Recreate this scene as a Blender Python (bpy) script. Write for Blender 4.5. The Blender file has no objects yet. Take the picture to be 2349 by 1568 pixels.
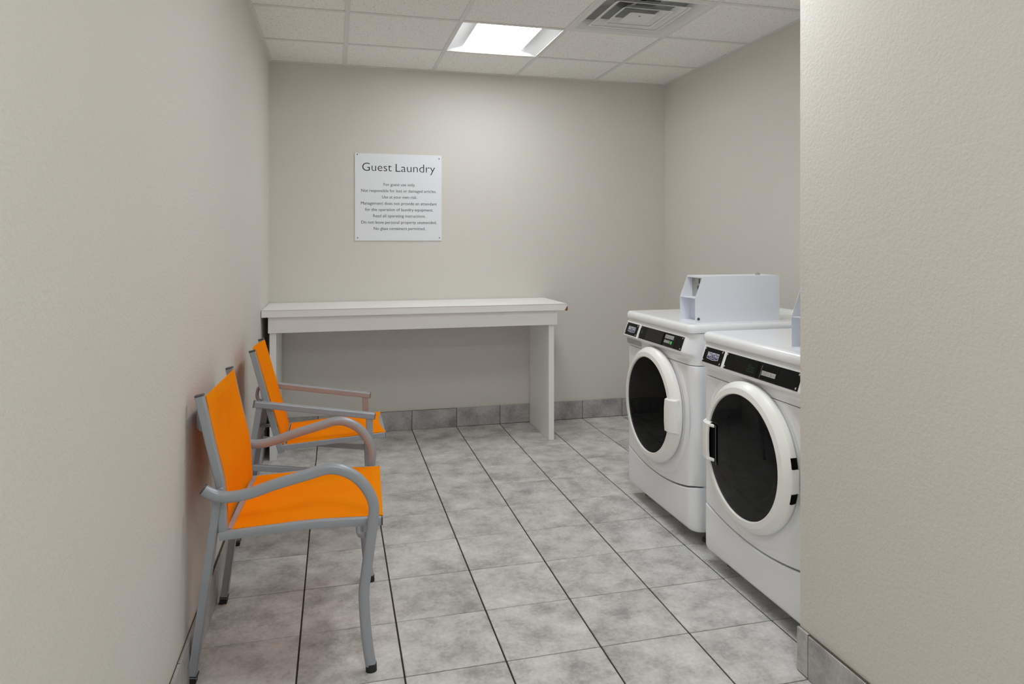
import bpy, bmesh, math, random
from mathutils import Vector, Matrix
random.seed(7)
D = bpy.data
SC = bpy.context.scene
COL = SC.collection

# ------------------------------------------------------------------ camera
IMG_W, IMG_H = 2349, 1568
F_PX, HORIZON = 1586.96, 556.35
cam_d = D.cameras.new('camera')
cam_d.sensor_width = 36.0
cam_d.lens = F_PX / IMG_W * 36.0
cam_d.shift_y = -(IMG_H / 2 - HORIZON) / IMG_W
cam_d.clip_start = 0.02
cam = D.objects.new('camera', cam_d)
cam.location = (0.4335, -4.9096, 1.3178)
cam.rotation_euler = (math.radians(90), 0, -0.2496)
COL.objects.link(cam)
SC.camera = cam

# ------------------------------------------------------------------ world, exposure
LAMP_BACK = 16.5          # radiance of the lens of the light in view
LAMP_MID = 18.0           # radiance of the lens of the next light in its row
LAMP_FILL = 30.0          # radiance of the lens of the unseen fill light added behind the camera
LAMP_COLOR = (0.958, 0.986, 1.0)
w = D.worlds.new('world'); SC.world = w
w.use_nodes = True
w.node_tree.nodes['Background'].inputs[0].default_value = (0.5, 0.5, 0.5, 1)
w.node_tree.nodes['Background'].inputs[1].default_value = 0.1
SC.view_settings.view_transform = 'Standard'
SC.view_settings.look = 'None'
SC.view_settings.gamma = 1.0
SC.view_settings.use_curve_mapping = False
SC.view_settings.exposure = 0.0
SC.cycles.max_bounces = 14
SC.cycles.diffuse_bounces = 6
SC.cycles.glossy_bounces = 5

# ------------------------------------------------------------------ room sizes (metres)
ROOM_W, ROOM_H = 2.909, 2.536
REAR_Y = -6.55
PART_X, PART_Y = 1.825, -3.055
GRID, GRID_X0, GRID_Y0 = 0.6096, 0.4947, 0.5365
TILE_X, TILE_Y, TILE_X0, TILE_Y0 = 0.3182, 0.3125, 0.9550, 0.2925
BASE_H, BASE_T = 0.136, 0.012


# ------------------------------------------------------------------ materials
def s2l(c):
    return tuple(((v / 255) / 12.92 if v / 255 <= 0.04045 else ((v / 255 + 0.055) / 1.055) ** 2.4) for v in c)


def mat(name, rgb, rough=0.5, metal=0.0, spec=0.5, coat=0.0):
    m = D.materials.new(name); m.use_nodes = True
    b = m.node_tree.nodes['Principled BSDF']
    b.inputs['Base Color'].default_value = (*s2l(rgb), 1)
    b.inputs['Roughness'].default_value = rough
    b.inputs['Metallic'].default_value = metal
    b.inputs['Specular IOR Level'].default_value = spec
    b.inputs['Coat Weight'].default_value = coat
    return m


def N(m, t, **kw):
    n = m.node_tree.nodes.new(t)
    for k, v in kw.items():
        if k in n.inputs: n.inputs[k].default_value = v
        else: setattr(n, k, v)
    return n


def L(m, a, b): m.node_tree.links.new(a, b)


def bsdf(m): return m.node_tree.nodes['Principled BSDF']


def bump(m, scale, dist, detail=3.0, strength=1.0, rough=0.6, coords='Object'):
    tc = N(m, 'ShaderNodeTexCoord')
    nz = N(m, 'ShaderNodeTexNoise', Scale=scale, Detail=detail, Roughness=rough)
    L(m, tc.outputs[coords], nz.inputs['Vector'])
    bp = N(m, 'ShaderNodeBump', Strength=strength, Distance=dist)
    L(m, nz.outputs['Fac'], bp.inputs['Height'])
    L(m, bp.outputs['Normal'], bsdf(m).inputs['Normal'])
    return nz


def ramp(m, fac, stops):
    r = N(m, 'ShaderNodeValToRGB')
    while len(r.color_ramp.elements) < len(stops): r.color_ramp.elements.new(0.5)
    for e, (p, c) in zip(r.color_ramp.elements, stops):
        e.position = p; e.color = (*s2l(c), 1)
    L(m, fac, r.inputs['Fac'])
    return r


def make_wall_paint():
    m = mat('wall_paint', (221, 218, 211), 0.62, spec=0.35)
    bump(m, 95.0, 0.004, 3.0, 0.45, 0.55)
    return m


def make_tile(name, dark, mid, light, rough):
    m = mat(name, mid, rough, spec=0.4)
    tc = N(m, 'ShaderNodeTexCoord'); oi = N(m, 'ShaderNodeObjectInfo')
    mul = N(m, 'ShaderNodeMath', operation='MULTIPLY'); mul.inputs[1].default_value = 57.0
    L(m, oi.outputs['Random'], mul.inputs[0])
    cmb = N(m, 'ShaderNodeCombineXYZ')
    for k in range(3): L(m, mul.outputs[0], cmb.inputs[k])
    add = N(m, 'ShaderNodeVectorMath', operation='ADD')
    L(m, tc.outputs['Object'], add.inputs[0]); L(m, cmb.outputs[0], add.inputs[1])
    big = N(m, 'ShaderNodeTexNoise', Scale=7.5, Detail=5.0, Roughness=0.62)
    L(m, add.outputs[0], big.inputs['Vector'])
    fine = N(m, 'ShaderNodeTexNoise', Scale=70.0, Detail=4.0, Roughness=0.7)
    L(m, add.outputs[0], fine.inputs['Vector'])
    mix = N(m, 'ShaderNodeMix', data_type='FLOAT'); mix.inputs[0].default_value = 0.30
    L(m, big.outputs['Fac'], mix.inputs[2]); L(m, fine.outputs['Fac'], mix.inputs[3])
    r = ramp(m, mix.outputs[0], [(0.34, dark), (0.50, mid), (0.66, light)])
    L(m, r.outputs[0], bsdf(m).inputs['Base Color'])
    bp = N(m, 'ShaderNodeBump', Strength=0.25, Distance=0.002)
    L(m, mix.outputs[0], bp.inputs['Height']); L(m, bp.outputs['Normal'], bsdf(m).inputs['Normal'])
    return m


def make_ceiling_tile():
    m = mat('ceiling_tile_board', (236, 235, 230), 0.9, spec=0.1)
    tc = N(m, 'ShaderNodeTexCoord'); oi = N(m, 'ShaderNodeObjectInfo')
    mul = N(m, 'ShaderNodeMath', operation='MULTIPLY'); mul.inputs[1].default_value = 31.0
    L(m, oi.outputs['Random'], mul.inputs[0])
    add = N(m, 'ShaderNodeVectorMath', operation='ADD')
    L(m, tc.outputs['Object'], add.inputs[0]); L(m, mul.outputs[0], add.inputs[1])
    sp = N(m, 'ShaderNodeTexNoise', Scale=185.0, Detail=2.5, Roughness=0.6, Distortion=1.0)
    L(m, add.outputs[0], sp.inputs['Vector'])
    r = ramp(m, sp.outputs['Fac'], [(0.32, (152, 140, 122)), (0.40, (250, 250, 246))])
    L(m, r.outputs[0], bsdf(m).inputs['Base Color'])
    bp = N(m, 'ShaderNodeBump', Strength=0.5, Distance=0.002)
    L(m, sp.outputs['Fac'], bp.inputs['Height']); L(m, bp.outputs['Normal'], bsdf(m).inputs['Normal'])
    return m


def make_fabric():
    m = mat('orange_mesh_fabric', (255, 142, 0), 0.8, spec=0.05)
    tc = N(m, 'ShaderNodeTexCoord')
    nz = N(m, 'ShaderNodeTexNoise', Scale=9.0, Detail=3.0)
    L(m, tc.outputs['Object'], nz.inputs['Vector'])
    r = ramp(m, nz.outputs['Fac'], [(0.3, (255, 138, 0)), (0.7, (255, 146, 0))])
    L(m, r.outputs[0], bsdf(m).inputs['Base Color'])
    wv = N(m, 'ShaderNodeTexWave', Scale=420.0)
    L(m, tc.outputs['Object'], wv.inputs['Vector'])
    bp = N(m, 'ShaderNodeBump', Strength=0.15, Distance=0.001)
    L(m, wv.outputs['Fac'], bp.inputs['Height']); L(m, bp.outputs['Normal'], bsdf(m).inputs['Normal'])
    return m


def make_pane(name, tint, refl=1.0):
    m = D.materials.new(name); m.use_nodes = True
    nt = m.node_tree; nt.nodes.remove(nt.nodes['Principled BSDF'])
    out = nt.nodes['Material Output']
    tr = N(m, 'ShaderNodeBsdfTransparent'); tr.inputs[0].default_value = (*tint, 1)
    gl = N(m, 'ShaderNodeBsdfGlossy'); gl.inputs['Roughness'].default_value = 0.03
    gl.inputs[0].default_value = (refl, refl, refl, 1)
    fr = N(m, 'ShaderNodeFresnel'); fr.inputs[0].default_value = 1.5
    mx = N(m, 'ShaderNodeMixShader')
    L(m, fr.outputs[0], mx.inputs[0]); L(m, tr.outputs[0], mx.inputs[1]); L(m, gl.outputs[0], mx.inputs[2])
    L(m, mx.outputs[0], out.inputs[0])
    return m


def make_emit(name, strength, color=LAMP_COLOR):
    m = D.materials.new(name); m.use_nodes = True
    b = bsdf(m)
    b.inputs['Base Color'].default_value = (0.85, 0.85, 0.85, 1)
    b.inputs['Emission Color'].default_value = (*color, 1)
    b.inputs['Emission Strength'].default_value = strength
    return m


PAINT = make_wall_paint()
FLOOR_TILE = make_tile('floor_porcelain', (158, 156, 155), (205, 204, 202), (234, 233, 232), 0.42)
BASE_TILE = make_tile('baseboard_porcelain', (138, 135, 136), (176, 174, 174), (204, 202, 202), 0.5)
GROUT = mat('grout', (66, 62, 55), 0.9, spec=0.1); bump(GROUT, 160, 0.002)
CAULK = mat('baseboard_grout', (92, 84, 76), 0.9, spec=0.1); bump(CAULK, 120, 0.002)
CTILE = make_ceiling_tile()
TEE = mat('white_grid_steel', (228, 228, 225), 0.5)
PLENUM = mat('plenum_concrete', (90, 90, 90), 0.9); bump(PLENUM, 30, 0.01)
LAMINATE = mat('white_laminate', (250, 250, 249), 0.38)
PARTICLE = mat('chipboard_core', (150, 104, 52), 0.9); bump(PARTICLE, 240, 0.004)
CHIPEDGE = mat('laminate_edge', (176, 168, 152), 0.7)
SIGN = mat('sign_white_acrylic', (238, 242, 248), 0.25)
INK = mat('black_print', (22, 22, 26), 0.6)
INK2 = mat('dark_grey_print', (52, 52, 58), 0.6)
SCREW = mat('screw_metal', (110, 106, 100), 0.35, 0.9)
STEEL = mat('bright_screw_steel', (205, 203, 198), 0.22, 1.0)
FRAME = mat('silver_grey_powder_coat', (166, 170, 178), 0.36, 0.2)
FABRIC = make_fabric()
HEM = mat('orange_hem', (255, 148, 2), 0.8, spec=0.05); bump(HEM, 380, 0.001)
RUBBER = mat('black_rubber', (34, 35, 38), 0.6)
CAPL = mat('grey_arm_cap', (116, 119, 123), 0.45)
CAP = mat('grey_plastic_cap', (82, 85, 90), 0.45)
ENAMEL = mat('white_enamel', (249, 251, 255), 0.22, coat=0.25)
PLASTIC = mat('white_door_plastic', (253, 253, 251), 0.3)
CABINET = mat('white_cabinet_steel', (246, 249, 253), 0.32)
RECESS = mat('grey_recess_plastic', (176, 178, 174), 0.5)
PANEL = mat('black_panel', (15, 15, 17), 0.45, spec=0.12)
GLOSS = mat('black_display_glass', (3, 3, 3), 0.08, spec=0.18)
VOID = mat('black_recess', (5, 5, 6), 0.7, spec=0.1)
DRUM = mat('dark_door_bowl', (74, 76, 82), 0.35)
DRUMD = mat('black_door_bowl', (12, 12, 13), 0.4)
PANE_D = make_pane('dark_tinted_pane', (0.36, 0.37, 0.40), 0.6)
PANE_B = make_pane('black_tinted_pane', (0.008, 0.008, 0.009), 0.34)
BTN = mat('grey_button', (176, 177, 174), 0.5)
BTNINK = mat('button_print', (86, 86, 88), 0.6)
GREEN = make_emit('green_start_light', 0.22, (0.16, 0.95, 0.14))
DIGIT = make_emit('green_digits', 0.045, (0.16, 0.9, 0.25)); bsdf(GREEN).inputs['Base Color'].default_value = (*s2l((40, 150, 50)), 1); GREEN.cycles.emission_sampling = 'NONE'; DIGIT.cycles.emission_sampling = 'NONE'; bsdf(DIGIT).inputs['Base Color'].default_value = (0.01, 0.02, 0.01, 1)
BLUE = mat('badge_blue', (34, 38, 112), 0.35)
SILVER = mat('badge_white', (214, 214, 216), 0.35)
METER = mat('white_meter_steel', (235, 239, 247), 0.4)
METERIN = mat('meter_chrome_plate', (186, 184, 178), 0.3, 0.6)
TROFFER = mat('troffer_white', (228, 230, 232), 0.5)
LENS_A = make_emit('lit_lens', LAMP_BACK)
LENS_M = make_emit('lit_lens_mid', LAMP_MID)
LENS_FILL = make_emit('added_fill_lens', LAMP_FILL)
DUCT = mat('galvanised_duct', (196, 198, 200), 0.5, 0.2)
VENT = mat('diffuser_white', (232, 233, 233), 0.5)


# ------------------------------------------------------------------ mesh helpers
def new_bm(): return bmesh.new()


def to_obj(name, bm, m, parent=None, smooth=False, loc=None, angle=38):
    me = D.meshes.new(name)
    bmesh.ops.recalc_face_normals(bm, faces=bm.faces[:])
    bm.to_mesh(me); bm.free()
    me.materials.append(m)
    if smooth:
        me.polygons.foreach_set('use_smooth', [True] * len(me.polygons))
        try: me.set_sharp_from_angle(angle=math.radians(angle))
        except Exception: pass
    o = D.objects.new(name, me); COL.objects.link(o)
    if parent: o.parent = parent
    if loc: o.location = loc
    return o


def box(bm, x0, x1, y0, y1, z0, z1, bev=0.0, seg=2):
    r = bmesh.ops.create_cube(bm, size=1.0)
    vs = r['verts']
    for v in vs:
        v.co = Vector(((x0 + x1) / 2 + v.co.x * (x1 - x0), (y0 + y1) / 2 + v.co.y * (y1 - y0), (z0 + z1) / 2 + v.co.z * (z1 - z0)))
    if bev > 0:
        es = list({e for v in vs for e in v.link_edges})
        bmesh.ops.bevel(bm, geom=es, offset=bev, segments=seg, profile=0.5, affect='EDGES')
    return bm


def bbox(x0, x1, y0, y1, z0, z1, bev=0.0, seg=2): return box(new_bm(), x0, x1, y0, y1, z0, z1, bev, seg)


def bar(bm, p, q, w, h, bev=0.003, side=(0, 1, 0)):
    """A rectangular tube from p to q; w across SIDE, h across the third direction."""
    p, q = Vector(p), Vector(q); d = (q - p); ln = d.length; d.normalize()
    s = Vector(side); s = (s - d * s.dot(d)).normalized(); u = d.cross(s).normalized()
    r = bmesh.ops.create_cube(bm, size=1.0); vs = r['verts']
    c = (p + q) / 2
    for v in vs:
        v.co = c + d * (v.co.x * ln) + s * (v.co.y * w) + u * (v.co.z * h)
    if bev > 0:
        es = list({e for v in vs for e in v.link_edges})
        bmesh.ops.bevel(bm, geom=es, offset=bev, segments=2, profile=0.5, affect='EDGES')
    return bm


def spline(pts, n=5):
    pts = [Vector(p) for p in pts]; out = []
    for i in range(len(pts) - 1):
        p0 = pts[max(i - 1, 0)]; p1 = pts[i]; p2 = pts[i + 1]; p3 = pts[min(i + 2, len(pts) - 1)]
        for k in range(n):
            t = k / n
            out.append(0.5 * ((2 * p1) + (p2 - p0) * t + (2 * p0 - 5 * p1 + 4 * p2 - p3) * t * t + (3 * p1 - p0 - 3 * p2 + p3) * t ** 3))
    out.append(pts[-1]); return out


def tube(bm, pts, ra, rb=None, n=14, side=(0, 1, 0), power=2.0):
    """A tube along pts; ra across SIDE, rb across the other direction; power above 2 squares the section."""
    rb = rb or ra; rings = []
    for i, p in enumerate(pts):
        d = (pts[min(i + 1, len(pts) - 1)] - pts[max(i - 1, 0)]).normalized()
        s = Vector(side); s = (s - d * s.dot(d)).normalized(); u = d.cross(s).normalized()
        ring = []
        for k in range(n):
            a = 2 * math.pi * k / n; c, sn = math.cos(a), math.sin(a)
            cc = math.copysign(abs(c) ** (2 / power), c); ss = math.copysign(abs(sn) ** (2 / power), sn)
            ring.append(bm.verts.new(p + s * (cc * ra) + u * (ss * rb)))
        rings.append(ring)
    for a, b in zip(rings, rings[1:]):
        for k in range(n): bm.faces.new((a[k], a[(k + 1) % n], b[(k + 1) % n], b[k]))
    bm.faces.new(rings[0]); bm.faces.new(rings[-1])
    return bm


def loft(bm, rows, closed=False, cap0=False, cap1=False):
    R = [[bm.verts.new(Vector(p)) for p in row] for row in rows]
    n = len(R[0])
    for a, b in zip(R, R[1:]):
        for k in range(n if closed else n - 1):
            bm.faces.new((a[k], a[(k + 1) % n], b[(k + 1) % n], b[k]))
    if cap0: bm.faces.new(R[0])
    if cap1: bm.faces.new(R[-1])
    return bm


def lathe_x(bm, prof, cy, cz, n=64, a0=0.0, a1=2 * math.pi):
    """Turn a profile of (radius, x) about the x axis through (cy, cz)."""
    full = abs(a1 - a0 - 2 * math.pi) < 1e-6
    rows = []
    for k in range(n if full else n + 1):
        a = a0 + (a1 - a0) * k / n
        rows.append([(x, cy + r * math.cos(a), cz + r * math.sin(a)) for r, x in prof])
    R = [[bm.verts.new(p) for p in row] for row in rows]
    m = len(R)
    for i in range(m if full else m - 1):
        a, b = R[i], R[(i + 1) % m]
        for k in range(len(prof) - 1): bm.faces.new((a[k], a[k + 1], b[k + 1], b[k]))
    bmesh.ops.remove_doubles(bm, verts=bm.verts[:], dist=1e-6)
    return bm


def disc(bm, c, normal, r, h, n=16):
    """A short cylinder standing on c along normal."""
    nrm = Vector(normal).normalized()
    t = nrm.orthogonal().normalized(); b = nrm.cross(t)
    c = Vector(c); rows = []
    for rr, hh in ((r, 0), (r, h * 0.7), (r * 0.75, h)):
        rows.append([c + nrm * hh + (t * math.cos(2 * math.pi * k / n) + b * math.sin(2 * math.pi * k / n)) * rr for k in range(n)])
    return loft(bm, rows, True, True, True)


def sheet(bm, f, nu, nv, thick):
    """A grid f(u, v) -> (point, normal) given a thickness."""
    top, bot = [], []
    for i in range(nu + 1):
        a, b = [], []
        for j in range(nv + 1):
            p, n = f(i / nu, j / nv)
            a.append(bm.verts.new(p)); b.append(bm.verts.new(Vector(p) - Vector(n) * thick))
        top.append(a); bot.append(b)
    for i in range(nu):
        for j in range(nv):
            bm.faces.new((top[i][j], top[i + 1][j], top[i + 1][j + 1], top[i][j + 1]))
            bm.faces.new((bot[i][j], bot[i][j + 1], bot[i + 1][j + 1], bot[i + 1][j]))
    for i in range(nu):
        for j in (0, nv): bm.faces.new((top[i][j], top[i + 1][j], bot[i + 1][j], bot[i][j]))
    for j in range(nv):
        for i in (0, nu): bm.faces.new((top[i][j], top[i][j + 1], bot[i][j + 1], bot[i][j]))
    return bm


def text_mesh(body, align='CENTER', spacing=1.0, bold=0.0):
    cu = D.curves.new('lettering', 'FONT'); cu.body = body; cu.align_x = align; cu.size = 1.0
    cu.resolution_u = 4; cu.offset = bold; cu.space_character = spacing
    ob = D.objects.new('lettering', cu); COL.objects.link(ob)
    dg = bpy.context.evaluated_depsgraph_get()
    me = D.meshes.new_from_object(ob.evaluated_get(dg))
    D.objects.remove(ob); D.curves.remove(cu)
    me.materials.clear()
    return me


def lettering(name, body, m, parent, origin, U, V, width, height, spacing=1.0, bold=0.0):
    """Flat print: BODY centred on origin in the plane of U (right) and V (up). height is the cap height."""
    me = text_mesh(body, spacing=spacing, bold=bold)
    xs = [v.co.x for v in me.vertices]
    cap = 0.7
    sx = width / (max(xs) - min(xs)); sy = height / cap
    cx = (max(xs) + min(xs)) / 2
    U, V, o = Vector(U), Vector(V), Vector(origin)
    for v in me.vertices: v.co = o + U * ((v.co.x - cx) * sx) + V * (v.co.y * sy)
    me.name = name; me.materials.append(m)
    ob = D.objects.new(name, me); COL.objects.link(ob); ob.parent = parent
    return ob


def root(name, loc, label, cat, rotz=0.0, group=None):
    o = D.objects.new(name, None); COL.objects.link(o)
    o.location = loc; o.rotation_euler = (0, 0, rotz); o.empty_display_size = 0.1
    o['label'] = label; o['category'] = cat
    if group: o['group'] = group
    return o


def struct(name, bm, m, label, cat):
    o = to_obj(name, bm, m); o['kind'] = 'structure'; o['label'] = label; o['category'] = cat
    return o


# ================================================================== the room
TOP = ROOM_H + 0.30
struct('wall_left', bbox(-0.12, 0.0, REAR_Y - 0.12, 0.12, -0.05, TOP), PAINT, 'plain textured cream wall behind the orange chairs', 'wall')
struct('wall_back', bbox(0.0, ROOM_W, 0.0, 0.12, -0.05, TOP), PAINT, 'cream wall at the far end carrying the sign', 'wall')
struct('wall_right', bbox(ROOM_W, ROOM_W + 0.12, PART_Y, 0.12, -0.05, TOP), PAINT, 'cream wall behind the washer and dryer', 'wall')
struct('wall_near_right', bbox(PART_X, ROOM_W + 0.12, REAR_Y - 0.12, PART_Y, -0.05, TOP, 0.004, 2), PAINT, 'near cream wall on the right that hides part of the dryer', 'wall')
struct('wall_rear', bbox(0.0, PART_X, REAR_Y - 0.12, REAR_Y, -0.05, TOP), PAINT, 'cream wall closing the near end of the room', 'wall')

# ---- floor: a grout bed and the single tiles
floor = struct('floor', bbox(0.0, ROOM_W, REAR_Y, 0.0, -0.05, -0.0035), GROUT, 'grey mottled tile floor with dark grout lines', 'floor')
GX, GY = 0.0055, 0.0042
xs = [0.0]
k = -2
while TILE_X0 + TILE_X * k < ROOM_W: xs.append(TILE_X0 + TILE_X * k); k += 1
xs.append(ROOM_W)
ys = [0.0]
k = 0
while TILE_Y0 + TILE_Y * k < -REAR_Y: ys.append(-(TILE_Y0 + TILE_Y * k)); k += 1
ys.append(REAR_Y)
tile_mesh = {}


def shared_box(key, m, sx, sy, sz, bev):
    if key not in tile_mesh:
        me = D.meshes.new('tile'); b = bbox(-sx / 2, sx / 2, -sy / 2, sy / 2, -sz / 2, sz / 2, bev, 1)
        b.to_mesh(me); b.free(); me.materials.append(m); tile_mesh[key] = me
    return tile_mesh[key]


for i in range(len(xs) - 1):
    for j in range(len(ys) - 1):
        x0, x1, y0, y1 = xs[i], xs[i + 1], ys[j + 1], ys[j]
        if y1 < PART_Y - 0.01:
            if x0 > PART_X: continue
            x1 = min(x1, PART_X)
        sx, sy = round(x1 - x0 - GX, 4), round(y1 - y0 - GY, 4)
        if sx < 0.01 or sy < 0.01: continue
        me = shared_box(('f', sx, sy), FLOOR_TILE, sx, sy, 0.010, 0.0012)
        o = D.objects.new('floor_tile', me); COL.objects.link(o); o.parent = floor
        o.location = ((x0 + x1) / 2, (y0 + y1) / 2, -0.005 + random.uniform(-0.0003, 0.0003))


# ---- baseboards: a mortar backing and the single tiles
def baseboard(name, label, horiz, fixed, a, b, cuts, sign):
    """horiz 'x': runs along x at y = fixed; sign is the side the tiles stand out to."""
    t0, t1 = sorted((fixed, fixed + sign * (BASE_T - 0.0035)))
    bm = bbox(a, b, t0, t1, 0.0, BASE_H - 0.002) if horiz == 'x' else bbox(t0, t1, a, b, 0.0, BASE_H - 0.002)
    root_o = struct(name, bm, CAULK, label, 'baseboard')
    edges = [a] + [c for c in sorted(cuts) if a + 0.02 < c < b - 0.02] + [b]
    for p, q in zip(edges, edges[1:]):
        ln = round(q - p - 0.004, 4)
        dz = random.uniform(-0.0015, 0.0015)
        if horiz == 'x':
            me = shared_box(('bx', ln), BASE_TILE, ln, 0.009, BASE_H - 0.004, 0.001); loc = ((p + q) / 2, fixed + sign * (BASE_T - 0.0045), BASE_H / 2 + dz)
        else:
            me = shared_box(('by', ln), BASE_TILE, 0.009, ln, BASE_H - 0.004, 0.001); loc = (fixed + sign * (BASE_T - 0.0045), (p + q) / 2, BASE_H / 2 + dz)
        o = D.objects.new('baseboard_tile', me); COL.objects.link(o); o.parent = root_o; o.location = loc


baseboard('baseboard_back', 'grey tile baseboard along the far wall under the table', 'x', 0.0, BASE_T, ROOM_W - BASE_T, xs, -1)
baseboard('baseboard_left', 'grey tile baseboard along the wall behind the chairs', 'y', 0.0, REAR_Y, 0.0, ys, 1)
baseboard('baseboard_right', 'grey tile baseboard behind the machines', 'y', ROOM_W, PART_Y, 0.0, ys, -1)
baseboard('baseboard_near_right', 'grey tile baseboard with a narrow end piece on the near wall', 'y', PART_X, REAR_Y, PART_Y, [PART_Y - 0.052 - 0.3125 * n for n in range(12)], -1)

# ---- suspended ceiling
ceiling = struct('ceiling', bbox(-0.12, ROOM_W + 0.12, REAR_Y - 0.12, 0.12, TOP, TOP + 0.1), PLENUM, 'white suspended ceiling of speckled square tiles', 'ceiling')
gx = [0.0] + [GRID_X0 + GRID * n for n in range(4)] + [ROOM_W]
gy = [0.0] + [-(GRID_Y0 + GRID * n) for n in range(10)] + [REAR_Y]
LIGHTS = {(2, 1): 'a', (2, 4): 'a', (1, 8): 'b'}
VENT_CELL = (3, 2)
TEE_W = 0.025
for i in range(len(gx) - 1):
    for j in range(len(gy) - 1):
        x0, x1, y0, y1 = gx[i], gx[i + 1], gy[j + 1], gy[j]
        if (i, j) in LIGHTS or (i, j) == VENT_CELL: continue
        if y1 < PART_Y and x0 > PART_X: continue
        if y1 < PART_Y: x1 = min(x1, PART_X)
        sx, sy = round(x1 - x0 - 0.004, 4), round(y1 - y0 - 0.004, 4)
        me = shared_box(('c', sx, sy), CTILE, sx, sy, 0.016, 0.0)
        o = D.objects.new('ceiling_tile', me); COL.objects.link(o); o.parent = ceiling
        o.location = ((x0 + x1) / 2, (y0 + y1) / 2, ROOM_H + 0.004 + 0.008)
for i in range(1, len(gx) - 1):
    y_near = REAR_Y if gx[i] < PART_X else PART_Y
    to_obj('tee_bar', bbox(gx[i] - TEE_W / 2, gx[i] + TEE_W / 2, y_near, 0.0, ROOM_H, ROOM_H + 0.0035, 0.0006, 1), TEE, ceiling)
for j in range(1, len(gy) - 1):
    for i in range(len(gx) - 1):
        x0, x1 = gx[i] + TEE_W / 2, gx[i + 1] - TEE_W / 2
        if gy[j] < PART_Y:
            if x0 > PART_X: continue
            x1 = min(x1, PART_X)
        to_obj('cross_tee', bbox(x0, x1, gy[j] - TEE_W / 2, gy[j] + TEE_W / 2, ROOM_H + 0.0004, ROOM_H + 0.0035), TEE, ceiling)
for a in ((0, 0.022, REAR_Y, 0), (ROOM_W - 0.022, ROOM_W, PART_Y, 0), (0.022, ROOM_W - 0.022, -0.022, 0), (PART_X - 0.022, PART_X, REAR_Y, PART_Y), (PART_X, ROOM_W - 0.022, PART_Y, PART_Y + 0.022)):
    to_obj('wall_angle', bbox(*a, ROOM_H - 0.0008, ROOM_H + 0.003), TEE, ceiling)


# ================================================================== ceiling lights
def troffer(cell, lens_mat, label):
    i, j = cell
    x0, x1, y0, y1 = gx[i], gx[i + 1], gy[j + 1], gy[j]
    hx, hy = (x1 - x0) / 2 - 0.006, (y1 - y0) / 2 - 0.006
    r = root('ceiling_light', ((x0 + x1) / 2, (y0 + y1) / 2, ROOM_H), label, 'light', group='recessed ceiling lights')
    ix, rise = 0.19, 0.030
    b = new_bm()
    for q in ((-hx, hx, -hy, hy, 0.105, 0.110), (-hx, -hx + 0.004, -hy, hy, 0.004, 0.11), (hx - 0.004, hx, -hy, hy, 0.004, 0.11),
              (-hx, hx, -hy, -hy + 0.004, 0.004, 0.11), (-hx, hx, hy - 0.004, hy, 0.004, 0.11)): box(b, *q)
    to_obj('housing', b, TROFFER, r)
    for s in (-1, 1):
        b = new_bm()

        def f(u, v, s=s):
            t = u
            x = s * (hx - 0.004 + (ix - hx + 0.004) * t); z = 0.004 + rise * math.sin(t * math.pi / 2)
            return (x, -hy + 0.004 + (2 * hy - 0.008) * v, z), (0, 0, -1)
        sheet(b, f, 10, 1, -0.002)
        to_obj('side_reflector', b, TROFFER, r, True)
        b = new_bm(); box(b, -hx + 0.004, hx - 0.004, s * (hy - 0.006) - 0.002, s * (hy - 0.006) + 0.002, 0.004, 0.06)
        to_obj('end_panel', b, TROFFER, r)
    b = new_bm()

    def g(u, v):
        x = -ix + 2 * ix * u
        return (x, -hy + 0.01 + (2 * hy - 0.02) * v, 0.004 + rise - 0.012 * math.cos((u - 0.5) * math.pi)), (0, 0, -1)
    sheet(b, g, 12, 1, -0.003)
    to_obj('lens', b, lens_mat, r, True)
    return r


troffer((2, 1), LENS_A, 'bright square light set in the ceiling between the speckled tiles')
troffer((2, 4), LENS_M, 'square ceiling light above the front of the dryer, out of view')
troffer((1, 8), LENS_FILL, 'added square fill light over the near end of the room, out of view')  # extra fixture, added only to fill the near end with light

# ---- air diffuser
vx, vy = (gx[3] + gx[4]) / 2, (gy[2] + gy[3]) / 2
vent = root('air_diffuser', (vx, vy, ROOM_H), 'white square air vent with stepped louvres in the ceiling beside the light', 'air vent')
HV = GRID / 2 - 0.011


def sq(h, z, r, n=4):
    pts = []
    for cx_, cy_, a0 in ((1, 1, 0), (-1, 1, 90), (-1, -1, 180), (1, -1, 270)):
        for k in range(n + 1):
            a = math.radians(a0 + 90 * k / n)
            pts.append((cx_ * (h - r) + r * math.cos(a), cy_ * (h - r) + r * math.sin(a), z))
    return pts


b = new_bm(); loft(b, [sq(HV, 0.003, 0.002), sq(HV, -0.001, 0.002), sq(HV - 0.022, -0.001, 0.004), sq(HV - 0.026, 0.004, 0.01), sq(HV - 0.05, 0.020, 0.02), sq(HV - 0.062, 0.045, 0.02), sq(HV - 0.064, 0.046, 0.02), sq(HV - 0.05, 0.024, 0.02)], True)
to_obj('frame', b, VENT, vent, True)
b = new_bm(); loft(b, [sq(HV - 0.055, 0.03, 0.02), sq(HV - 0.055, 0.13, 0.02)], True, False, True)
to_obj('plenum_box', b, VENT, vent)
b = new_bm()
loft(b, [[(0.125 * math.cos(a), 0.125 * math.sin(a), z) for a in [2 * math.pi * k / 32 for k in range(32)]] for z in (0.085, 0.129)], True)
to_obj('duct_collar', b, DUCT, vent, True)
b = new_bm(); loft(b, [[(rr * math.cos(a), rr * math.sin(a), 0.1285) for a in [2 * math.pi * k / 32 for k in range(32)]] for rr in (0.001, 0.124)], True)
to_obj('duct_opening', b, VOID, vent)
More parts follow.
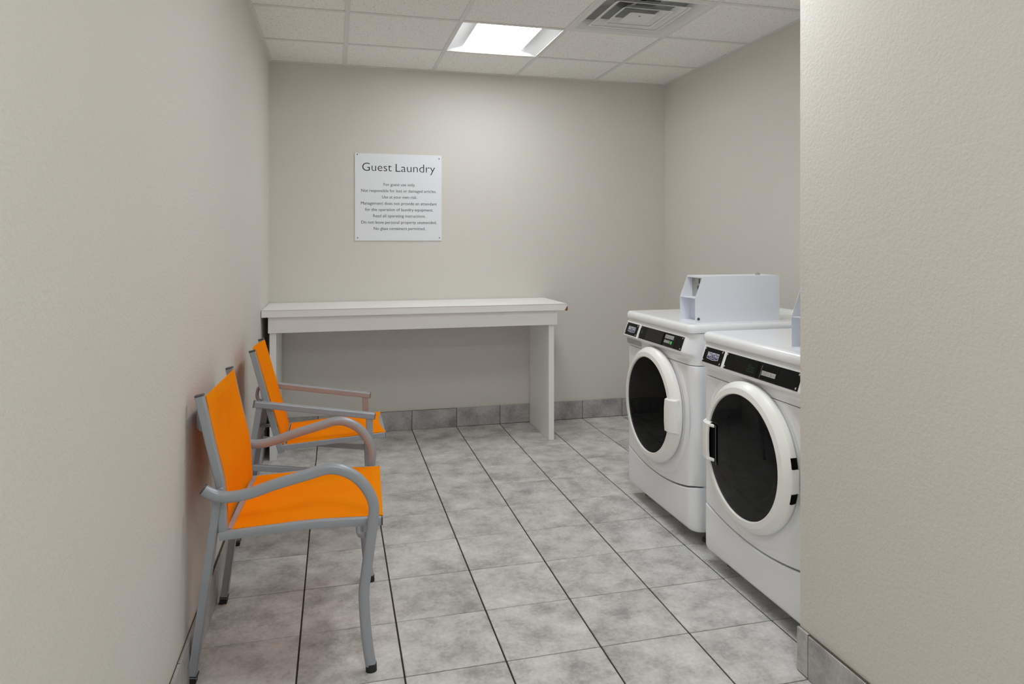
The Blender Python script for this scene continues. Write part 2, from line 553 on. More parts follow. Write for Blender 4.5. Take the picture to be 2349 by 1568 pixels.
b = new_bm(); bar(b, (-0.2, 0.0, 0.085), (0.2, 0.0, 0.085), 0.02, 0.002, 0); bar(b, (0, -0.2, 0.09), (0, 0.2, 0.09), 0.02, 0.002, 0, (1, 0, 0))
to_obj('support_strap', b, DUCT, vent)
for h, t, z0, z1 in ((0.212, 0.160, -0.001, 0.032), (0.143, 0.100, -0.004, 0.026)):
    b = new_bm()
    loft(b, [sq(h - 0.014, z0 + 0.004, 0.014), sq(h - 0.004, z0, 0.016), sq(h, z0 + 0.001, 0.018), sq(h - 0.002, z0 + 0.003, 0.018), sq(h - 0.015, z0 + 0.007, 0.014),
             sq(t + 0.008, z1 - 0.004, 0.012), sq(t, z1, 0.012), sq(t - 0.002, z1 - 0.001, 0.012), sq(h - 0.016, z0 + 0.0055, 0.014)], True)
    to_obj('louvre', b, VENT, vent, True)
b = new_bm(); loft(b, [sq(0.060, 0.000, 0.010), sq(0.074, -0.006, 0.012), sq(0.077, -0.005, 0.012), sq(0.077, -0.003, 0.012), sq(0.060, 0.004, 0.010)], True, True, True)
plate = to_obj('centre_plate', b, VENT, vent, True)
b = disc(new_bm(), (0, -0.02, 0.0005), (0, 0, -1), 0.006, 0.002); to_obj('screw', b, SCREW, plate)

# ================================================================== sign
SX0, SX1, SZ0, SZ1 = 0.561, 1.166, 1.332, 1.938
sg = root('laundry_sign', ((SX0 + SX1) / 2, 0.0, SZ0), 'white square Guest Laundry notice screwed to the far wall', 'sign')
SW = SX1 - SX0; SH = SZ1 - SZ0
to_obj('board', bbox(-SW / 2, SW / 2, -0.007, -0.0006, 0, SH, 0.0008, 1), SIGN, sg)
pxs = SW / 1305.0


def sgx(px): return (px - 870) * pxs


def sgz(py): return SH - (py - 160) * (SH / 1294.0)


for px, py in ((255, 181), (1481, 211), (260, 1413), (1488, 1410)):
    o = to_obj('screw', disc(new_bm(), (sgx(px), -0.007, sgz(py)), (0, -1, 0), 0.0042, 0.002), SCREW, sg)
LINES = [('Guest', 328, 763, 419, 124, INK), ('Laundry', 822, 1420, 424, 124, INK), ('For guest use only.', 643, 1118, 637, 44, INK2), ('Not responsible for lost or damaged articles.', 313, 1440, 731, 44, INK2),
         ('Use at your own risk.', 620, 1145, 824, 44, INK2), ('Management does not provide an attendant', 308, 1445, 919, 44, INK2), ('for the operation of laundry equipment.', 370, 1390, 1012, 44, INK2),
         ('Read all operating instructions.', 488, 1275, 1106, 44, INK2), ('Do not leave personal property unattended.', 315, 1445, 1201, 44, INK2), ('No glass containers permitted.', 497, 1272, 1294, 44, INK2)]
for body, a, bb, base, cap, m in LINES:
    lettering('lettering', body, m, sg, (sgx((a + bb) / 2), -0.0074, sgz(base)), (1, 0, 0), (0, 0, 1), (bb - a) * pxs, cap * pxs, 1.0, -.009 if cap > 100 else 0.0)

# ================================================================== table
tb = root('folding_table', (0.96, -0.27, 0.0), 'long white laminate table standing against the far wall', 'table')
TX, TY = -0.96, 0.27      # world -> local
TZ1, TZ0, TYF = 0.912, 0.870, -0.542
xa, xb = 0.004, 1.928
pts = [(xa, -0.004), (xb, -0.004), (xb, TYF + 0.010), (xb - 0.003, TYF), (xa, TYF)]
b = new_bm(); loft(b, [[(x + TX, y + TY, z) for x, y in pts] for z in (TZ0, TZ1)], True, True, True)
top = to_obj('table_top', b, LAMINATE, tb)
b = new_bm(); box(b, xa + TX, xb + TX - 0.004, TYF + TY - 0.0006, TYF + TY + 0.001, TZ1 - 0.0016, TZ1 + 0.0003)
to_obj('edge_seam', b, CHIPEDGE, top)
b = new_bm()
c0 = Vector((xb + TX, TYF + TY, TZ0))
vs = [c0 + Vector(p) for p in ((0.002, -0.0015, 0.004), (-0.020, -0.0012, -0.0005), (-0.008, -0.0025, 0.016), (0.0028, 0.012, 0.0), (0.003, 0.004, 0.022), (-0.004, -0.002, 0.026), (-0.004, 0.004, -0.006))]
V_ = [b.verts.new(v) for v in vs]
bmesh.ops.convex_hull(b, input=V_)
to_obj('chipped_corner', b, PARTICLE, top)
to_obj('apron', bbox(0.039 + TX, 1.866 + TX, -0.515 + TY, -0.496 + TY, 0.772, TZ0, 0.001, 1), LAMINATE, tb)
for x0, x1, yb in ((0.046, 0.084, -0.03), (1.812, 1.849, -0.03)):
    to_obj('leg_panel', bbox(x0 + TX, x1 + TX, -0.495 + TY, yb + TY, 0.0, TZ0, 0.001, 1), LAMINATE, tb)
to_obj('back_rail', bbox(0.085 + TX, 1.811 + TX, -0.05 + TY, -0.03 + TY, 0.80, TZ0, 0.001, 1), LAMINATE, tb)


# ================================================================== chairs
def curved_arm_chair(loc, rotz, label):
    r = root('armchair', loc, label, 'chair', rotz, 'orange sling chairs')
    side_pts = [(.551, .020), (.543, .07), (.535, .143), (.530, .24), (.536, .297), (.547, .38), (.557, .462), (.560, .504), (.549, .542), (.524, .581), (.493, .609), (.453, .627),
                (.414, .629), (.375, .619), (.317, .604), (.26, .589), (.203, .571), (.147, .562), (.110, .565), (.085, .576), (.068, .588)]
    up_c = [(.047, .856), (.076, .720), (.098, .626), (.107, .572), (.113, .445)]
    for s in (-1, 1):
        pts = [(x, s * (.289 - .014 * max(0, min(1, (.45 - x) / .35))), z) for x, z in side_pts]
        leg = to_obj('arm_and_front_leg', tube(new_bm(), spline(pts, 4), .0135, .0165, 14, power=2.6), FRAME, r, True)
        to_obj('rubber_foot', tube(new_bm(), [Vector((.5525, s * .289, 0)), Vector((.5515, s * .289, .024))], .0142, .0172, 14), RUBBER, leg, True)
        e0, e1 = Vector(pts[-1]), Vector(pts[-2]); d = (e0 - e1).normalized()
        to_obj('end_cap', tube(new_bm(), [e0 - d * .001, e0 + d * .005], .0133, .0163, 14, power=2.6), CAP, leg, True)
        b = new_bm()
        u3 = spline([(x, s * .235, z) for x, z in up_c], 4)
        tube(b, u3, .0135, .0135, 16, power=5)
        upr = to_obj('back_upright', b, FRAME, r, True, angle=24)
        d = (u3[0] - u3[1]).normalized()
        to_obj('end_cap', tube(new_bm(), [u3[0], u3[0] + d * .005], .0132, .0132, 16, power=5), CAP, upr, True)
        b = new_bm(); bar(b, (.101, s * .236, .556), (.028, s * .236, .02), .026, .024, .003)
        rl = to_obj('rear_leg', b, FRAME, r)
        b = new_bm(); bar(b, (.0285, s * .236, .024), (.0255, s * .236, 0.0), .0275, .0255, .002)
        to_obj('rubber_foot', b, RUBBER, rl, True)
        b = new_bm(); tube(b, spline([(.106, s * .246, .436), (.16, s * .246, .440), (.26, s * .246, .445), (.373, s * .246, .450), (.48, s * .246, .448), (.583, s * .246, .4445)], 4), .0125, .0130, 16, power=5)
        rail = to_obj('seat_rail', b, FRAME, r, True, angle=24)
        b = bbox(.583, .588, s * .246 - .012, s * .246 + .012, .432, .457, .001, 1); to_obj('end_cap', b, CAP, rail)
        b = new_bm()
        tube(b, spline([(.515, s * .248, .436), (.515, s * .252, .415), (.522, s * .262, .409), (.538, s * .280, .416)], 4), .009, .009, 12, (1, 0, 0))
        to_obj('bracket', b, FRAME, rail, True)
        b = new_bm(); bar(b, (.095, s * .250, .566), (.118, s * .250, .578), .016, .018, .004); to_obj('weld', b, FRAME, upr, True)

    def back(u, v):
        zz = .853 - v * (.853 - .437)
        fx = [(.437, .124), (.50, .122), (.571, .118), (.625, .110), (.719, .087), (.853, .058)]
        for (z0, x0), (z1, x1) in zip(fx, fx[1:]):
            if z0 <= zz <= z1 + 1e-9: x = x0 + (x1 - x0) * (zz - z0) / (z1 - z0); break
        y = -.226 + .452 * u; q = 1 - (2 * u - 1) ** 2
        sag = .018 * q * (1 - math.exp(-((v) / .22) ** 2))
        return (x + .004 - sag, y, zz), (1, 0, .18)
    bk = to_obj('back_sling', sheet(new_bm(), back, 16, 24, .003), FABRIC, r, True)

    def hem(u, v):
        (x, y, z), n = back(u, v * .085)
        return (x + .0016, y, z + .0008), n
    to_obj('hem', sheet(new_bm(), hem, 16, 3, .004), HEM, bk, True)

    def seat(u, v):
        x = .140 + .447 * v
        zt = [(.14, .4535), (.255, .4585), (.373, .4640), (.48, .4620), (.587, .4585)]
        for (x0, z0), (x1, z1) in zip(zt, zt[1:]):
            if x <= x1 + 1e-9: z = z0 + (z1 - z0) * (x - x0) / (x1 - x0); break
        y = -.243 + .486 * u; q = 1 - abs(2 * u - 1) ** 3
        return (x, y, z - .012 * q * math.sin(math.pi * min(1, v * 1.02)) - .004 * q), (0, 0, 1)
    st = to_obj('seat_sling', sheet(new_bm(), seat, 20, 20, .003), FABRIC, r, True)

    def fh(u, v):
        (x, y, z), n = seat(u, .93 + .07 * v)
        return (x + .0012, y, z + .0012), n
    to_obj('hem', sheet(new_bm(), fh, 20, 2, .004), HEM, st, True)
    b = new_bm(); bar(b, (.131, -.232, .442), (.131, .232, .442), .012, .018, .002, (1, 0, 0)); to_obj('rear_crossbar', b, FRAME, r)
    b = new_bm(); bar(b, (.560, -.236, .438), (.560, .236, .438), .020, .020, .002, (1, 0, 0)); to_obj('front_crossbar', b, FRAME, r)
    bow = [(.052 - .030 * (1 - (2 * t - 1) ** 2) ** .5, -.232 + .464 * t, .775) for t in [k / 14 for k in range(15)]]
    b = new_bm(); tube(b, [Vector(p) for p in bow], .027, .006, 12, (0, 0, 1), power=3); to_obj('back_brace', b, FRAME, r, True)
    return r


def square_arm_chair(loc, rotz, label):
    r = root('armchair', loc, label, 'chair', rotz, 'orange sling chairs')
    A, B = .2225, .190
    for s in (-1, 1):
        b = new_bm(); bar(b, (.087, s * A, .611), (.606, s * A, .5265), .034, .027, .004); arm = to_obj('armrest', b, FRAME, r)
        d = Vector((.519, 0, -.0845)).normalized()
        for p, q in ((Vector((.087, s * A, .611)), -d), (Vector((.606, s * A, .5265)), d)):
            b = new_bm(); bar(b, p - q * .001, p + q * .003, .0335, .0265, .001); to_obj('end_cap', b, CAPL, arm)
        b = new_bm(); bar(b, (.110, s * A, .600), (.017, s * A, .02), .024, .026, .003); rl = to_obj('rear_leg', b, FRAME, r)
        b = new_bm(); bar(b, (.0176, s * A, .024), (.0145, s * A, 0), .0255, .0275, .002); to_obj('rubber_foot', b, RUBBER, rl)
        b = new_bm(); bar(b, (.582, s * A, .520), (.600, s * A, .02), .024, .030, .003); fl = to_obj('front_leg', b, FRAME, r)
        b = new_bm(); bar(b, (.5998, s * A, .024), (.6006, s * A, 0), .0255, .0315, .002); to_obj('rubber_foot', b, RUBBER, fl)
        b = new_bm(); bar(b, (.066, s * A, .336), (.588, s * A, .258), .018, .027, .003); to_obj('side_stretcher', b, FRAME, r)
        b = new_bm(); bar(b, (.076, s * B, .836), (.199, s * B, .380), .022, .026, .003); up = to_obj('back_upright', b, FRAME, r)
        b = new_bm(); bar(b, (.076, s * B, .836), (.0747, s * B, .841), .021, .025, .002); to_obj('end_cap', b, CAP, up)
        b = new_bm(); bar(b, (.196, s * B, .403), (.656, s * B, .4315), .024, .022, .002); rail = to_obj('seat_rail', b, FRAME, r)
        b = new_bm(); bar(b, (.656, s * B, .4315), (.658, s * B, .4316), .0235, .0215, .001); to_obj('end_cap', b, CAPL, rail)
        if s > 0:
            b = new_bm(); bar(b, (.080, s * (A - .01), .405), (.205, s * (B - .0), .405), .012, .014, .002); to_obj('link', b, FRAME, r)
        b = new_bm(); bar(b, (.590, s * (A - .012), .425), (.590, s * (B), .425), .014, .014, .002, (1, 0, 0)); to_obj('spacer', b, FRAME, rail)
        b = new_bm(); bar(b, (.128, s * (A - .008), .596), (.128, s * B, .620), .014, .014, .002, (1, 0, 0)); to_obj('spacer', b, FRAME, up)

    def back(u, v):
        t = .004 + v * .985
        x = .0895 + (.2125 - .0895) * t; z = .8385 + (.392 - .8385) * t
        y = -B + .004 + (2 * B - .008) * u; q = 1 - (2 * u - 1) ** 2
        sag = .030 * q * (1 - .75 * v)
        bul = .012 * q * math.exp(-((v - .86) / .14) ** 2)
        return (x + .003 - sag + bul, y, z - .006 * q * (1 if v < .01 else 0)), (1, 0, .27)
    bk = to_obj('back_sling', sheet(new_bm(), back, 16, 24, .004), FABRIC, r, True)

    def seat(u, v):
        x = .222 + (.660 - .222) * v; z = .4185 + .0315 * v
        y = -B - .004 + (2 * B + .008) * u; e = 2 * u - 1; q = 1 - e * e
        roll = max(0.0, (v - .90) / .10)
        return (x - .020 * q * v ** 3, y, z - .003 + .008 * (1 - abs(e) ** 6) * (1 - .9 * roll ** 2) - .010 * q * math.sin(math.pi * v) - .003 * roll ** 2), (0, 0, 1)
    st = to_obj('seat_sling', sheet(new_bm(), seat, 24, 30, .006), FABRIC, r, True)

    b = new_bm(); bar(b, (.204, -B, .402), (.204, B, .402), .016, .020, .002, (1, 0, 0)); to_obj('rear_crossbar', b, FRAME, r)
    b = new_bm(); bar(b, (.646, -B, .432), (.646, B, .432), .018, .020, .002, (1, 0, 0)); to_obj('front_crossbar', b, FRAME, r)
    b = new_bm(); bar(b, (.080, -A, .400), (.080, A, .400), .014, .016, .002, (1, 0, 0)); to_obj('leg_crossbar', b, FRAME, r)
    bow = [(.112 - .030 * (1 - (2 * t - 1) ** 2) ** .5, -B + 2 * B * t, .635 - .02 * abs(2 * t - 1)) for t in [k / 14 for k in range(15)]]
    b = new_bm(); tube(b, [Vector(p) for p in bow], .007, .007, 12, (0, 0, 1)); to_obj('back_brace', b, FRAME, r, True)
    return r


curved_arm_chair((0.0, -2.4255, 0), -0.041, 'orange sling chair with curved round-tube arms, nearest the camera')
square_arm_chair((0.0, -1.4675, 0), 0.0, 'orange sling chair with straight square arms, next to the table')

# ================================================================== washer and dryer
HW = 0.343          # half width
DEP = 0.79


def plan(front=0.0, r=0.05, back=0.14, n=7):
    """Plan outline of the front sheets from the +y side round the front to the -y side: (x, y, w), w = 1 on the flat front."""
    p = [(back, HW, 0.0)]
    q = 0.024
    for k in range(n + 1):
        a = math.pi / 2 * k / n
        p.append((front + q - q * math.sin(a), HW - q + q * math.cos(a), math.sin(a) ** 2))
    for k in range(1, 20):
        p.append((front, (HW - q) + (2 * HW - q - r) * -k / 20, 1.0))
    for k in range(n + 1):
        a = math.pi / 2 * (1 - k / n)
        p.append((front + r - r * math.sin(a), -(HW - r + r * math.cos(a)), math.sin(a) ** 2))
    p.append((back, -HW, 0.0))
    return p


def seam(y): return 0.213 + 0.046 * min(1.0, abs(y) / 0.33) ** 2


def machine(name, loc, label, cat, dryer):
    r = root(name, loc, label, cat)
    hs = 1 if dryer else -1                       # the door handle sits towards +y on the dryer, -y on the washer
    to_obj('cabinet', bbox(.055, DEP - .03, -HW + .004, HW - .004, .062, .925, .004, 2), CABINET, r)
    P = plan()
    b = new_bm()
    rows = []
    for z_of, inset in ((lambda y: .7790, .014), (lambda y: .7815, .004), (lambda y: .7780, 0.0)):
        rows.append([(x + inset, y * (1 - inset * .3), z_of(y)) for x, y, w_ in P])
    for k in range(1, 8):
        rows.append([(x, y, .778 + (seam(y) + .006 - .778) * k / 7) for x, y, w_ in P])
    rows.append([(x + .004, y, seam(y) + .003) for x, y, w_ in P]); rows.append([(x + .014, y, seam(y) + .003) for x, y, w_ in P])
    loft(b, rows); fp = to_obj('front_panel', b, ENAMEL, r, True)
    # dished surround of the door
    b = new_bm(); lathe_x(b, [(.318, .0008), (.312, -.0035), (.300, -.0055), (.285, -.0035), (.272, .0)], 0.0, .548, 72)
    for v in list(b.verts):
        if v.co.z > .777: v.co.z = .777; v.co.x = max(v.co.x, -.001)
    to_obj('door_surround', b, ENAMEL, fp, True)
    b = new_bm(); rows = []
    rows.append([(x + .016, y, seam(y) - .0035) for x, y, w_ in P]); rows.append([(x + .004, y, seam(y) - .0035) for x, y, w_ in P])
    rows.append([(x - .001 * w_, y, seam(y) - .008) for x, y, w_ in P]); rows.append([(x - .0015 * w_, y, seam(y) - .014) for x, y, w_ in P])
    for z, off in ((.15, -.002), (.085, -.001), (.070, .004), (.062, .012), (.060, .024)):
        rows.append([(x + off * (1 if off > 0 else w_), y * (1 - max(0, off) * .6), z) for x, y, w_ in P])
    loft(b, rows); to_obj('kick_panel', b, ENAMEL, r, True)
    # console with the sloping face
    b = new_bm(); rows = []
    for z, off in ((.9235, .012), (.9235, .001), (.920, -.0007), (.905, -.0061), (.880, -.0150), (.855, -.0239), (.845, -.0275), (.838, -.0290), (.832, -.0270), (.828, -.0200), (.822, -.0080), (.814, .0), (.800, .002), (.7845, .002), (.7845, .014)):
        rows.append([(x + off * (w_ if off < 0 else 1), y, z) for x, y, w_ in P])
    loft(b, rows); con = to_obj('console', b, ENAMEL, r, True)
    # lid
    def rr(inset, z, rad=.034, n=6):
        x0, x1, y0, y1 = -.012 + inset, DEP - inset, -HW - .003 + inset, HW + .003 - inset
        rad = max(rad - inset, .004); p = []
        for cx_, cy_, a0 in ((x1 - rad, y1 - rad, 0), (x0 + rad, y1 - rad, 90), (x0 + rad, y0 + rad, 180), (x1 - rad, y0 + rad, 270)):
            for k in range(n + 1):
                a = math.radians(a0 + 90 * k / n); p.append((cx_ + rad * math.cos(a), cy_ + rad * math.sin(a), z))
        return p
    b = new_bm(); loft(b, [rr(.012, .926), rr(.001, .926), rr(0, .930), rr(0, .944), rr(.002, .952), rr(.007, .9585), rr(.014, .9615), rr(.024, .962)], True, True, True)
    lid = to_obj('lid', b, ENAMEL, r, True)
    b = new_bm(); rows = []
    for z, x in ((.960, .66), (.963, .70), (.969, .735), (.975, .755), (.977, .770), (.975, .782), (.968, .788), (.955, .789)):
        rows.append([(x, y, z - (.006 if abs(y) > .33 else 0)) for y in (-HW + .004, -HW + .012, -.2, 0, .2, HW - .012, HW - .004)])
    loft(b, rows); to_obj('rear_lip', b, ENAMEL, lid, True)
    for x in (.10, .70):
        for y in (-.29, .29):
            b = new_bm(); loft(b, [[(x + rad * math.cos(a), y + rad * math.sin(a), z) for a in [2 * math.pi * k / 12 for k in range(12)]] for rad, z in ((.022, 0), (.022, .012), (.010, .014), (.010, .062))], True, True, True)
            to_obj('foot', b, CAP, r)
    # door
    CZ = .548
    b = new_bm()
    lathe_x(b, [(.250, -.004), (.265, -.006), (.2685, -.013), (.2685, -.027), (.2665, -.0315), (.2490, -.0500), (.2465, -.0520), (.2265, -.0550), (.2240, -.0540), (.2230, -.050), (.222, -.030), (.224, -.010)], 0, CZ, 96)
    ring = to_obj('door_ring', b, PLASTIC, r, True, angle=30)
    b = new_bm(); lathe_x(b, [(.253, -.0005), (.253, -.012)], 0, CZ, 64); to_obj('door_gap_shade', b, VOID, ring, True)  # black ring standing in for the shade in the gap behind the door ring
    b = new_bm(); lathe_x(b, [(0.0, -.052), (.10, -.0515), (.19, -.0495), (.2235, -.047)], 0, CZ, 72)
    to_obj('door_glass', b, PANE_D if dryer else PANE_B, ring, True)
    b = new_bm()
    lathe_x(b, [(.2235, -.044), (.205, -.030), (.178, -.022), (.170, -.024), (.160, -.018), (.150, -.007), (.10, -.006), (0, -.006)], 0, CZ, 64)
    to_obj('door_bowl', b, DRUM if dryer else DRUMD, ring, True)
    # handle: a plate with two returns, a black finger recess on its inner side
    def hy(a): return hs * a
    b = new_bm()
    rows = []
    for zz, inx in ((CZ - .076, .016), (CZ - .070, .003), (CZ - .03, 0.0), (CZ + .03, 0.0), (CZ + .070, .003), (CZ + .076, .016)):
        rows.append([(x + inx + (0 if dryer else .006 * (.268 - y) / .072), hy(y + (0 if dryer else .006 * (.268 - y) / .072)), zz) for y, x in ((.1960, -.062), (.1965, -.069), (.2015, -.0725), (.227, -.070), (.248, -.062), (.264, -.047), (.268, -.034), (.255, -.038), (.245, -.050), (.224, -.057), (.203, -.060))])
    loft(b, rows, True, True, True)
    hd = to_obj('handle', b, PLASTIC, ring, True, angle=26)
    for zz in (CZ - .066, CZ + .066):
        b = new_bm(); bar(b, (-.065 if dryer else -.058, hy(.208 if dryer else .216), zz), (-.053 if dryer else -.047, hy(.170 if dryer else .209), zz), .012, .012, .004, (0, 0, 1)); to_obj('handle_return', b, PLASTIC, hd, True)
    b = new_bm(); box(b, -.0545, -.051, *sorted((hy(.163 if dryer else .206), hy(.222))), CZ - .074, CZ + .074, .0015, 2); to_obj('finger_recess', b, VOID, ring)
    if dryer:
        b = new_bm(); box(b, -.0555, -.052, *sorted((hy(.1605 if dryer else .1855), hy(.1632 if dryer else .1882))), CZ - .082, CZ + .072, .001, 1); to_obj('recess_rim', b, CAP, ring)
    # hinge on the other side
    for dz in (-.066, .052):
        b = new_bm(); lathe_x(b, [(.2665, -.006), (.2698, -.016), (.2708, -.028), (.266, -.031)], 0, CZ, 4, *( (math.asin((dz - .018) / .268), math.asin((dz + .018) / .268)) if hs < 0 else (math.pi - math.asin((dz + .018) / .268), math.pi - math.asin((dz - .018) / .268))))
        to_obj('hinge_slot', b, VOID, ring, True)
    b = new_bm(); box(b, -.024, -.004, *sorted((-hs * .258, -hs * .2695)), CZ - .046, CZ + .032, .002, 2); to_obj('hinge', b, PLASTIC, ring, True)
    # black plates on the sloping face
    sl = Vector((-.030, 0, -.084)).normalized(); V = -sl; U = Vector((0, -1, 0)); Nn = Vector((-.942, 0, .336)).normalized()
    O = Vector((0, 0, .922))

    def fp3(y, z, h=0.0):
        t = (.922 - z) / .084 * .0892
        return O + sl * t + Vector((0, y, 0)) + Nn * h

    def plate_(nm, y0, y1, z0, z1, h0, h1, m, parent, bev=.001):
        c = (fp3((y0 + y1) / 2, (z0 + z1) / 2, (h0 + h1) / 2)); wd = abs(y1 - y0); ht = abs(z1 - z0) / .942
        bmx = new_bm(); q = bmesh.ops.create_cube(bmx, size=1.0)
        for v in q['verts']: v.co = c + U * (v.co.x * wd) + V * (v.co.y * ht) + Nn * (v.co.z * (h1 - h0))
        if bev: bmesh.ops.bevel(bmx, geom=list(bmx.edges), offset=bev, segments=1, affect='EDGES')
        return to_obj(nm, bmx, m, parent)

    def screws(y0, y1, z0, z1, parent):
        for y in (y0 - .008, y1 + .008):
            for z in (z0 + .007, z1 - .007):
                to_obj('screw', disc(new_bm(), fp3(y, z, .002), Nn, .0042, .0025, 12), STEEL, parent, True)
    z0, z1 = .8435, .9025
    lp0, lp1, cp0, cp1 = .310, .170, .150, -.290
    carrier = con
    if not dryer:
        dr = plate_('detergent_drawer', .322, .158, .836, .9125, -.004, .0032, ENAMEL, r, .003)
        carrier = dr
        b = new_bm(); box(b, -.0075, .004, .172, .335, .794, .8225, .006, 3); to_obj('finger_pull', b, RECESS, dr, True)
    lp = plate_('logo_plate', lp0, lp1, z0, z1, .0 if dryer else .003, .0022 if dryer else .0050, PANEL, carrier)
    hh = .0023 if dryer else .0051
    screws_h = hh
    for y in (lp0 - .008, lp1 + .008):
        for z in (z0 + .007, z1 - .007):
            to_obj('screw', disc(new_bm(), fp3(y, z, hh), Nn, .0042, .0025, 12), STEEL, lp, True)
    # badge: a shield shape, wider than high, its lower edge coming to a shallow point
    yc, zc = (.2385, .8735)

    def badge(sy, sz, h, m, nm, parent):
        pts2 = [(.041 * sy, .0125 * sz), (-.041 * sy, .0125 * sz), (-.041 * sy, -.0125 * sz), (0, -.0125 * sz - .004), (.041 * sy, -.0125 * sz)]
        bmx = new_bm(); rows = [[fp3(yc + a, zc + c, q) for a, c in pts2] for q in (hh - .0004, h)]
        loft(bmx, rows, True, True, True); return to_obj(nm, bmx, m, parent)
    bd = badge(1, 1, hh + .0006, SILVER, 'badge', lp)
    badge(.93, .84, hh + .0009, BLUE, 'badge_field', bd)
    lettering('lettering', 'MAYTAG', SILVER, bd, fp3(yc, zc - .0040, hh + .0012), U, V, .073, .0150, 1.0, .028)
    lettering('lettering', 'COMMERCIAL', SILVER, bd, fp3(yc, zc - .0105, hh + .0012), U, V, .048, .0042, 1.0, .01)
    cp = plate_('control_plate', cp0, cp1, z0, z1, 0, .0022, PANEL, con)
    for y in (cp0 - .008, cp1 + .008):
        for z in (z0 + .007, z1 - .007):
            to_obj('screw', disc(new_bm(), fp3(y, z, .0023), Nn, .0042, .0025, 12), STEEL, cp, True)
    H = .0024
    if dryer:
        ds = plate_('display_window', .104, -.062, .8455, .8985, .0015, .0042, GLOSS, cp, .0012)
        plate_('keypad_window', -.084, -.178, .8455, .8945, .0015, .0030, GLOSS, cp, .0008)
        plate_('keypad_edge', -.0825, -.0838, .8465, .8925, .0025, .0034, STEEL, cp, 0)
        # seven-segment 2.00
        SEG = {'2': 'abged', '0': 'abcdef'}
        b = new_bm(); dw, dh, th = .0105, .0180, .0011
        for ch, yl in (('2', -.004), ('0', -.0190), ('0', -.0330)):
            zb = .8575
            seg = {'a': (0, dw, dh - th, dh), 'd': (0, dw, 0, th), 'g': (0, dw, dh / 2 - th / 2, dh / 2 + th / 2), 'f': (0, th, dh / 2, dh), 'e': (0, th, 0, dh / 2), 'b': (dw - th, dw, dh / 2, dh), 'c': (dw - th, dw, 0, dh / 2)}
            for q in SEG[ch]:
                a0, a1, c0_, c1_ = seg[q]
                b.faces.new([b.verts.new(fp3(yl - a, zb + c, .0046)) for a, c in ((a0, c0_), (a1, c0_), (a1, c1_), (a0, c1_))])
        b.faces.new([b.verts.new(fp3(-.0162 - a, .8575 + c, .0046)) for a, c in ((0, 0), (th * 1.2, 0), (th * 1.2, th), (0, th))])
        to_obj('display_digits', b, DIGIT, ds)
        lettering('lettering', 'PRICE', DIGIT, ds, fp3(-.013, .8795, .0046), U, V, .016, .0034)
        for k, tx in enumerate((('WHITES', '& COLORS'), ('PERM', 'PRESS'), ('DELICATES',))):
            y0_ = -.0885 - k * .0268
            bt = plate_('button', y0_, y0_ - .0252, .8600, .8755, .0028, .0040, BTN, cp, .0005)
            for q, t_ in enumerate(tx):
                zz = .8663 if len(tx) == 1 else (.8692 - q * .0052)
                lettering('lettering', t_, BTNINK, bt, fp3(y0_ - .0126, zz, .0043), U, V, .0030 * len(t_) if len(t_) > 5 else .0125, .0030)
    else:
        ds = plate_('display_window', .072, -.096, .8455, .8985, .0015, .0042, GLOSS, cp, .0012)
        plate_('display_frame', -.0955, -.106, .8440, .9000, .0015, .0046, GLOSS, cp, .0008)
        plate_('keypad_window', -.117, -.222, .8455, .8965, .0015, .0030, GLOSS, cp, .0008)
        for k in range(3):
            y0_ = -.1225 - k * .0275
            bt = plate_('button', y0_, y0_ - .0260, .8780, .8940, .0028, .0040, BTN, cp, .0005)
            for q in ((.8845, .8885) if k == 0 else (.8855,)):
                plate_('print_line', y0_ - .006, y0_ - .021, q - .0009, q + .0009, .0038, .0042, BTNINK, bt, 0)
        for k in range(2):
            y0_ = -.1225 - k * .0275
            bt = plate_('button', y0_, y0_ - .0260, .8590, .8705, .0028, .0040, BTN, cp, .0005)
            plate_('print_line', y0_ - .006, y0_ - .021, .8645, .8665, .0038, .0042, BTNINK, bt, 0)
        b = disc(new_bm(), fp3(-.190, .8640, .0028), Nn, .0082, .0016, 20); to_obj('start_button', b, GREEN, cp, True)
        for k in range(3):
            plate_('print_mark', .128, .120, .8680 + k * .006, .8715 + k * .006, .0020, .0025, BTNINK, cp, 0)
    return r


machine('washing_machine', (1.925, -1.868, 0.0), 'white front-load washer with black door glass, farther from the camera', 'washer', False)
dryer_o = machine('tumble_dryer', (1.905, -2.684, 0.0), 'white front-load dryer showing 2.00 beside the near wall', 'dryer', True)
dryer_o.scale = (1, 1, 0.992)


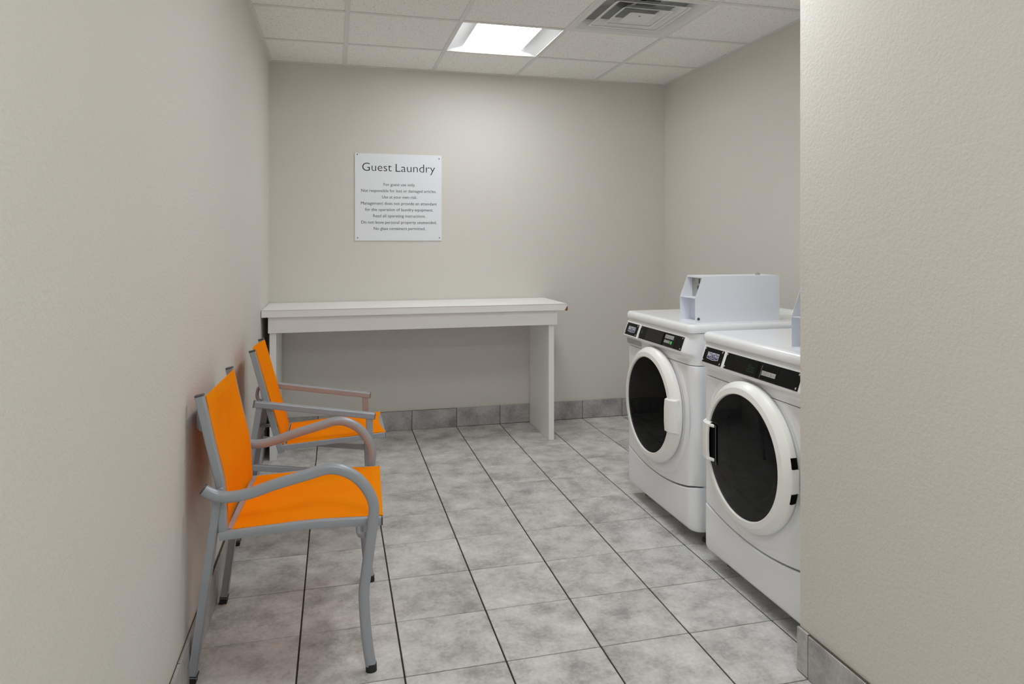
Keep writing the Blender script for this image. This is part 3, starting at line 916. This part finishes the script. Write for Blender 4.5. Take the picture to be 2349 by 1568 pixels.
# ================================================================== coin boxes on the lids
def coin_box(loc, label):
    """Local: x back from the front, y = 0 on the near side and +W on the far side, z up from the lid."""
    r = root('coin_box', loc, label, 'coin box', group='coin boxes on the machines')
    W, Ln, Ht, T = .140, .428, .206, .0022
    prof = [(0.0, 0.0), (0.0, .110), (.038, Ht), (Ln, Ht), (Ln, 0.0)]
    for y in (0.0, W - T):
        b = new_bm(); loft(b, [[(x, y + dy, z) for x, z in prof] for dy in (0, T)], True, True, True)
        sd = to_obj('side_panel', b, METER, r)
        if y == 0.0:
            b = disc(new_bm(), (.016, 0.0, .016), (0, -1, 0), .0065, .0025, 16); lk = to_obj('side_lock', b, SCREW, sd, True)
    to_obj('top_panel', bbox(.038, Ln, T, W - T, Ht - T, Ht), METER, r)
    to_obj('rear_panel', bbox(Ln - T, Ln, T, W - T, 0, Ht - T), METER, r)
    to_obj('base_plate', bbox(0, Ln - T, T, W - T, 0, T * 1.5), METER, r)
    to_obj('shelf', bbox(.001, .10, T, W - T, .106, .106 + T), METER, r)
    to_obj('vault_door', bbox(.055, .058, T, W - T, T * 1.5, .106), METER, r)
    b = bbox(.036, .038 + .028, T, W - T, Ht - T * 4, Ht - T); to_obj('top_flange', b, METER, r)
    cm = to_obj('coin_mechanism', bbox(.062, .068, T, W - T, .108, Ht - T), METERIN, r)
    b = new_bm(); box(b, .0606, .062, W * .52, W * .54, .170, .192); to_obj('coin_slot', b, VOID, cm)
    b = disc(new_bm(), (.062, W * .55, .150), (-1, 0, 0), .010, .006, 14); to_obj('keyhole', b, SCREW, cm, True)
    b = new_bm(); bar(b, (.058, W * .52, .118), (.058, W * .55, .138), .004, .006, 0, (1, 0, 0)); to_obj('coin_return', b, VOID, cm)
    b = new_bm(); loft(b, [[(.355 + q * math.cos(a), .060 + q * math.sin(a), z) for a in [2 * math.pi * k / 16 for k in range(16)]] for q, z in ((.011, Ht), (.011, Ht + .004), (.008, Ht + .0045), (.008, Ht + .009), (.006, Ht + .010))], True, True, True)
    to_obj('top_lock', b, STEEL, r, True)
    return r


coin_box((1.981, -2.133, 0.962), 'white steel coin box on top of the washer, seen whole')
coin_box((1.964, -2.965, 0.9545), 'white steel coin box on the dryer, mostly hidden by the near wall')
